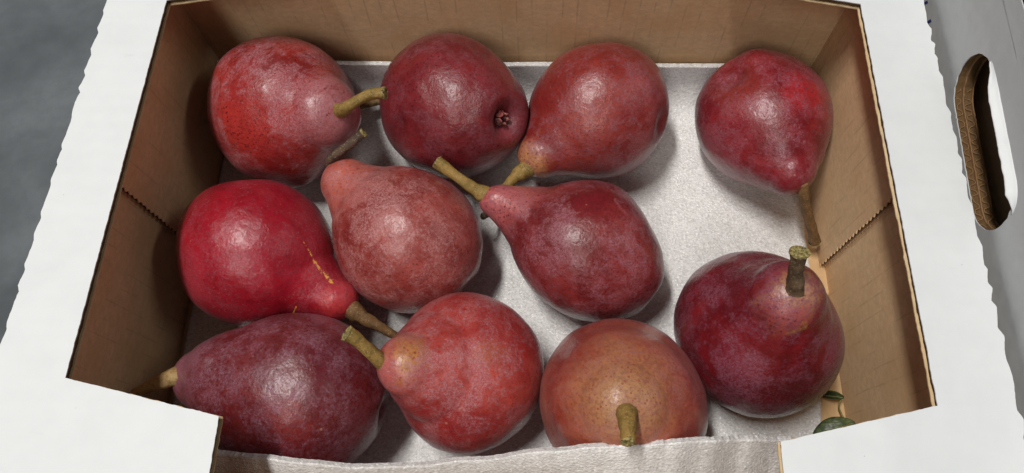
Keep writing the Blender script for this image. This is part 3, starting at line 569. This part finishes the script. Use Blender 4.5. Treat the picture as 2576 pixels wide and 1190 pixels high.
# label, skin, stem path, stem radii, stem bark, calyx hollow, stem hollow
SPEC = {
 1: dict(label='large red pear with dusty pink shoulder, far left corner, stem bent right over it',
  c1=(132, 32, 30), c2=(176, 54, 46), neck=(176, 104, 106), nz=(4.6, 6.8, 0.75), sp=(96, 22, 28), bc=(182, 123, 129), bl=0.7,
  blobs=[((-2.5, 2.3, 2.2), 3.4, (184, 50, 48), 0.45)], bls=[((-0.87, 1.25, 6.0), 2.6, 0.42), ((-0.47, 2.08, 3.98), 1.5, 0.3), ((-2.74, 2.17, 2.4), 1.8, -0.35), ((0.45, 3.61, 2.3), 1.4, 0.2)],
  st=[(-10.75, 19.85, 8.3), (-10.25, 19.7, 8.85), (-9.81, 19.73, 9.2), (-8.93, 20.0, 9.6), (-8.02, 20.02, 9.8)], sr=[0.42, 0.34, 0.29, 0.28, 0.31], bark='olive'),
 2: dict(label='dark maroon round pear showing its calyx end, middle of the back row',
  c1=(108, 26, 32), c2=(140, 40, 44), neck=(120, 40, 50), nz=(5, 7, 0.4), sp=(78, 16, 28), bc=(146, 87, 97), bl=0.5,
  blobs=[((-1.5, 0.25, -4.43), 1.6, (146, 62, 66), 0.5)], bls=[((-0.16, 0.24, -4.75), 1.4, 0.15)],
  st=[(-9.6, 25.35, 1.5), (-10.57, 24.79, 1.7), (-11.6, 24.42, 1.85)], sr=[0.32, 0.27, 0.27], bark='tan', dim=(0.95, 0.7), cal=True),
 3: dict(label='red pear with a yellowish wrinkled neck pointing to the lower left, back row',
  c1=(136, 38, 34), c2=(164, 64, 54), neck=(196, 128, 86), nz=(4.6, 6.0, 0.85), sp=(106, 28, 30), bc=(154, 99, 107), bl=0.6,
  blobs=[((0.31, 0.93, 5.73), 1.3, (206, 146, 92), 0.7), ((0.81, 3.38, 1.9), 2.4, (168, 72, 62), 0.5)], bls=[((3.79, 0.33, 0.97), 2.2, 0.18), ((1.65, 3.17, -1.6), 1.6, 0.16)],
  st=[(-0.5, 18.95, 4.45), (-1.28, 18.3, 4.5), (-1.70, 17.92, 4.45), (-2.21, 17.35, 4.2)], sr=[0.6, 0.43, 0.31, 0.27], bark='olive'),
 4: dict(label='red pear alone in the far right corner, its stem hanging down to the wall',
  c1=(116, 24, 32), c2=(156, 44, 48), neck=(150, 44, 58), nz=(4.2, 6.2, 0.5), sp=(112, 26, 36), bc=(164, 101, 113), bl=0.62,
  blobs=[((1.36, 3.13, 1.73), 1.8, (196, 42, 48), 0.75), ((-2.29, 2.91, 0.53), 1.8, (158, 60, 52), 0.6)], bls=[((-3.38, -0.61, 1.67), 2.2, 0.2), ((-1.56, 3.0, 1.84), 1.2, 0.12)],
  st=[(13.8, 17.45, 5.6), (14.49, 16.62, 4.0), (15.25, 16.08, 2.5), (15.78, 15.78, 1.35)], sr=[0.34, 0.27, 0.27, 0.33], bark='brown'),
 5: dict(label='glossy crimson pear with a yellow scratch near its neck, beside the left wall',
  c1=(152, 14, 32), c2=(176, 26, 46), neck=(196, 56, 60), nz=(4.6, 6.2, 0.75), sp=(216, 120, 96), bc=(182, 99, 113), bl=0.26, dots='pale', dotw=0.75, ro=0.23,
  blobs=[((0.21, 1.09, 5.83), 1.2, (206, 66, 66), 0.6)], bls=[((-0.29, 3.87, 0.95), 1.4, 0.16), ((-2.5, 2.2, -1.0), 1.6, 0.12)],
  scar=[((1.49, 2.41, 3.08), (1.09, 1.72, 3.79), 0.05), ((1.09, 1.72, 3.79), (0.66, 1.2, 5.2), 0.12), ((-1.29, 1.04, 4.27), (-1.67, 0.52, 4.1), 0.05)],
  st=[(-10.6, 10.6, 4.4), (-9.75, 10.15, 4.4), (-9.2, 9.82, 4.25), (-8.42, 9.47, 3.9), (-7.46, 9.07, 3.2)], sr=[0.85, 0.52, 0.36, 0.26, 0.22], bark='brown'),
 6: dict(label='coral pink pear with blunt neck and dark broken stem, left of the centre',
  c1=(132, 42, 38), c2=(180, 84, 76), neck=(190, 98, 82), nz=(2.6, 4.4, 0.8), sp=(122, 42, 40), bc=(186, 125, 123), bl=0.8,
  blobs=[((0.18, 1.36, 5.18), 1.5, (202, 96, 74), 0.75), ((-3.15, 2.26, 0.26), 1.5, (150, 44, 40), 0.5), ((3.13, 2.26, -0.29), 1.2, (150, 46, 38), 0.5)], bls=[((0.9, 3.65, 1.05), 1.8, 0.25), ((-0.12, 2.83, 2.99), 1.5, 0.22)],
  st=[(-11.55, 17.75, 5.3), (-11.62, 18.0, 6.1), (-11.3, 18.12, 6.5), (-10.43, 18.55, 7.0), (-9.56, 19.11, 7.4)], sr=[0.22, 0.19, 0.27, 0.25, 0.25], bark='dark'),
 7: dict(label='maroon pear lying with slender pink neck and long olive stem, right of the centre',
  c1=(112, 26, 28), c2=(150, 54, 52), neck=(192, 102, 102), nz=(3.4, 5.2, 0.9), sp=(96, 26, 30), bc=(160, 99, 109), bl=0.78,
  blobs=[((-1.17, 3.31, 1.14), 1.4, (122, 24, 34), 0.8), ((0.24, 1.44, 4.47), 1.3, (202, 112, 104), 0.5)], bls=[((1.46, 2.94, 1.77), 1.8, 0.25), ((-1.17, 3.31, 1.14), 1.3, -0.4), ((0.33, 3.3, -1.69), 1.2, 0.12)],
  st=[(-2.4, 16.2, 5.2), (-3.1, 16.48, 5.5), (-3.71, 16.72, 5.8), (-4.56, 17.17, 6.2), (-5.64, 17.9, 6.5)], sr=[0.85, 0.52, 0.34, 0.29, 0.34], bark='olive'),
 8: dict(label='purple maroon pear lying on its side in the near left corner, partly under the flap',
  c1=(108, 30, 32), c2=(140, 56, 58), neck=(152, 84, 94), nz=(3.6, 5.8, 0.7), sp=(88, 22, 28), bc=(148, 99, 113), bl=0.75,
  blobs=[((1.6, 3.5, -0.3), 1.6, (166, 48, 44), 0.3), ((-1.6, 3.3, -1.8), 2.2, (108, 34, 46), 0.6)], bls=[((0.5, 4.04, -0.15), 1.2, 0.25), ((-0.67, 1.45, 5.41), 1.8, 0.2)],
  st=[(-16.6, 6.55, 5.6), (-17.6, 6.25, 5.9), (-18.1, 6.08, 5.9), (-19.0, 5.8, 5.6), (-19.95, 5.5, 5.1)], sr=[0.62, 0.5, 0.42, 0.30, 0.25], bark='straw'),
 9: dict(label='bright coral red pear in the front row with thick stem pointing to upper left',
  c1=(166, 42, 40), c2=(198, 84, 74), neck=(192, 104, 96), nz=(4.4, 5.8, 0.7), sp=(148, 54, 46), bc=(190, 129, 133), bl=0.7,
  blobs=[((-0.25, 0.54, 5.35), 1.25, (190, 130, 70), 0.85), ((0.23, 3.1, 2.38), 0.9, (178, 92, 52), 0.6), ((3.14, 1.3, 1.96), 1.6, (150, 26, 34), 0.6)], bls=[((1.03, 2.07, 3.17), 1.7, 0.32), ((0.67, 1.28, 4.37), 1.3, 0.3)],
  st=[(-6.45, 6.35, 8.1), (-6.92, 6.55, 8.6), (-7.45, 6.93, 9.3), (-7.95, 7.31, 9.8), (-8.39, 7.53, 10.1)], sr=[0.45, 0.38, 0.31, 0.30, 0.35], bark='olive'),
 10: dict(label='upright orange-brown pear behind the turned-up foam edge, stem towards the viewer',
  c1=(162, 64, 48), c2=(188, 104, 78), neck=(190, 132, 92), nz=(4.6, 6.2, 0.8), sp=(150, 66, 48), bc=(180, 123, 115), bl=0.5,
  blobs=[((-0.5, 0.9, 5.3), 3.4, (184, 136, 92), 0.55), ((-0.15, 0.04, 6.0), 1.8, (180, 138, 90), 0.45), ((2.4, 1.2, 3.2), 2.3, (158, 56, 58), 0.65), ((-3.0, 1.0, 2.6), 2.2, (156, 58, 52), 0.6)], bls=[((1.7, 1.89, 3.98), 1.2, 0.2)],
  st=[(3.62, 4.8, 9.5), (3.6, 4.4, 10.3), (3.55, 3.9, 10.9), (3.5, 3.45, 11.2), (3.48, 3.15, 11.35)], sr=[0.62, 0.46, 0.36, 0.3, 0.27], bark="olive"),
 11: dict(label='dark crimson pear standing upright at the right wall with thick grey stem',
  c1=(102, 16, 24), c2=(138, 32, 38), neck=(160, 66, 66), nz=(5.3, 6.4, 0.7), sp=(100, 24, 34), bc=(144, 91, 109), bl=0.62, ro=0.26,
  blobs=[((0.0, 0.2, 6.2), 1.4, (182, 138, 94), 0.9), ((0.5, 0.6, 5.7), 1.3, (168, 84, 72), 0.5), ((0.3, 1.3, 5.3), 0.5, (176, 124, 66), 0.9), ((0.6, 0.7, 5.9), 1.0, (172, 66, 66), 0.6)], bls=[((2.68, 1.17, 2.71), 1.4, 0.2), ((-1.6, 2.0, 3.2), 1.5, 0.25)],
  st=[(10.98, 9.75, 10.1), (10.9, 9.95, 10.7), (10.72, 10.2, 11.3), (10.61, 10.47, 12.0), (10.58, 10.75, 12.45)], sr=[0.5, 0.38, 0.31, 0.31, 0.4], bark='grey'),
}
for n, D in PEARS.items():
    q = SPEC[n]; p = D['p']; az, el = p[9], p[10]
    base = Vector((p[0], p[1], 0.46))
    root = thing('pear', q['label'], 'pear', base, G)
    me, lo, hi = pear_mesh(n, D, q.get('dim', (0.42, 0.65)), q.get('dip', 0.0))
    mt = mat_pear(n, q['c1'], q['c2'], q['neck'], q['nz'], q['sp'], q['bc'], q['bl'], q['blobs'], q['bls'], q.get('dots', 'dark'), q.get('ro', 0.29), q.get('scar', ()), q.get('dotw', 0.9))
    body = obj('skin', me, mt, root, True)
    a = Vector((math.cos(az) * math.cos(el), math.sin(az) * math.cos(el), math.sin(el))); s = Vector((-math.sin(az), math.cos(az), 0)); y = a.cross(s)
    mw = Matrix((s, y, a)).transposed().to_4x4(); mw.translation = Vector((p[0], p[1], D['zc'])) * S
    body.matrix_basis = Matrix.Translation(-base * S) @ mw
    b, end, d, r = tube(q['st'], q['sr'], 16, 0.16, n * 2.3)
    stem = obj('stem', b, BARK[q['bark']], root, True); stem.matrix_parent_inverse = Matrix.Translation(-base * S)
    # the broken end: a small uneven cap
    cb = bmesh.new(); x = d.orthogonal().normalized(); yy = d.cross(x); rings = []
    for kk, (rr, hh) in enumerate(((1.05, -0.06), (1.07, 0.03), (0.8, 0.07), (0.4, 0.04))):
        rings.append([cb.verts.new((end + (x * math.cos(t * math.pi / 8) + yy * math.sin(t * math.pi / 8)) * r * rr * (1 + 0.12 * nz(t * 0.9, n, kk)) + d * (hh + 0.05 * nz(t * 1.3, kk, n))) * S) for t in range(16)])
    for r0, r1 in zip(rings, rings[1:]):
        for t in range(16): cb.faces.new((r0[t], r0[(t + 1) % 16], r1[(t + 1) % 16], r1[t]))
    cb.faces.new(rings[-1])
    ce = obj('cut_end', cb, M_CUT, stem)
    if q.get('cal'):
        for i in range(5):
            sb = bmesh.new(); an = i * 2 * math.pi / 5 + 0.3; pr = None
            for kk in range(7):
                t = kk / 6; rr = 0.40 - 0.24 * math.sin(t * 2.2) + 0.12 * t; w = 0.2 * (1 - t ** 2) + 0.02; zz = lo + 0.52 - 0.42 * t
                row = [sb.verts.new(Vector((math.cos(an) * rr - math.sin(an) * w * e, math.sin(an) * rr + math.cos(an) * w * e, zz + 0.05 * nz(i, kk))) * S) for e in (-1, 0, 1)]
                row[1].co += Vector((-math.cos(an), -math.sin(an), 0)) * 0.05 * S
                if pr:
                    for e in (0, 1): sb.faces.new((pr[e], pr[e + 1], row[e + 1], row[e]))
                pr = row
            so = obj('sepal', sb, M_SEP, body, True); mo = so.modifiers.new('thickness', 'SOLIDIFY'); mo.thickness = 0.0006

# ------------------------------------------------------------------ bits on the bottom
def mat_leaf():
    k = NT('leaf_green'); p = k.cm(); f = k.noise(p, 3.0, 5, 0.6); v = k.noise(k.vm('MULTIPLY', p, (2, 7, 2)), 1.0, 3)
    c = k.mix(k.step(f, 0.35, 0.7), lin((54, 66, 40)), lin((86, 99, 58))); c = k.mix(k.ma('MULTIPLY', k.step(v, 0.58, 0.66), 0.5), c, lin((104, 116, 72)))
    return k.fin(c, 0.45, k.bump(v, 0.4, 0.001))
M_LEAF = mat_leaf(); M_STALK = mat_bark('leaf_stalk', (138, 134, 78), (112, 106, 60), (150, 140, 90))
def leaf(name, label, a, b, width, curl, z_up, parent_stalk=None):
    A, B = Vector(a), Vector(b); d = B - A; L = d.length; u = d / L; sd = u.cross(Vector((0, 0, 1))).normalized(); up = sd.cross(u)
    root = thing(name, label, 'leaf', (A.x, A.y, 0.0)); bm = bmesh.new(); rows = []; N = 24
    for i in range(N + 1):
        t = i / N; w = width * (math.sin(math.pi * min(1, t * 0.96 + 0.03)) ** 0.7) + 0.01
        row = []
        for j in range(-5, 6):
            e = j / 5; P = A + u * L * t + sd * e * w + up * (z_up * math.sin(math.pi * t) + curl * e * e * w + 0.05 * nz(i * 0.5, j * 0.6) - 0.05 * math.exp(-(e / 0.15) ** 2))
            row.append(bm.verts.new((P - Vector((A.x, A.y, 0))) * S))
        rows.append(row)
    for r0, r1 in zip(rows, rows[1:]):
        for j in range(10): bm.faces.new((r0[j], r0[j + 1], r1[j + 1], r1[j]))
    o = obj('blade', bm, M_LEAF, root, True); m = o.modifiers.new('thickness', 'SOLIDIFY'); m.thickness = 0.0004
    mb, *_ = tube([tuple(A + u * L * t - Vector((A.x, A.y, 0)) + up * (z_up * math.sin(math.pi * t) - 0.01)) for t in (0, 0.25, 0.5, 0.75, 0.97)], [0.045, 0.035, 0.02], 8)
    obj('midrib', mb, M_STALK, root, True)
    if parent_stalk:
        sb, *_ = tube([tuple(Vector(q) - Vector((A.x, A.y, 0))) for q in parent_stalk], [0.06, 0.045, 0.05, 0.08], 8)
        obj('stalk', sb, M_STALK, root, True)
    return root
leaf('leaf', 'green leaf on the bottom of the carton, half hidden under the near right flap', (14.5, 4.85, 0.9), (16.5, 5.55, 1.5), 0.62, -0.3, 0.25)
leaf('leaf', 'small curled leaf scrap with pale stalk against the right wall', (15.35, 7.12, 0.35), (16.42, 6.95, 0.75), 0.2, 1.4, 0.05,
     [(16.3, 6.9, 0.7), (16.2, 6.5, 0.5), (16.3, 6.1, 0.45), (16.4, 5.7, 0.6)])
tb, end, d, r = tube([(-2.5, 17.6, 0.5), (-2.85, 17.0, 1.8), (-3.1, 16.5, 2.8), (-3.3, 16.2, 3.25)], [0.12, 0.13, 0.16, 0.22], 10, 0.2, 4)
tw = obj('twig_stub', tb, BARK['dark'], None, True); tag(tw, 'small dark twig stub poking out under the slender-necked pear', 'twig')
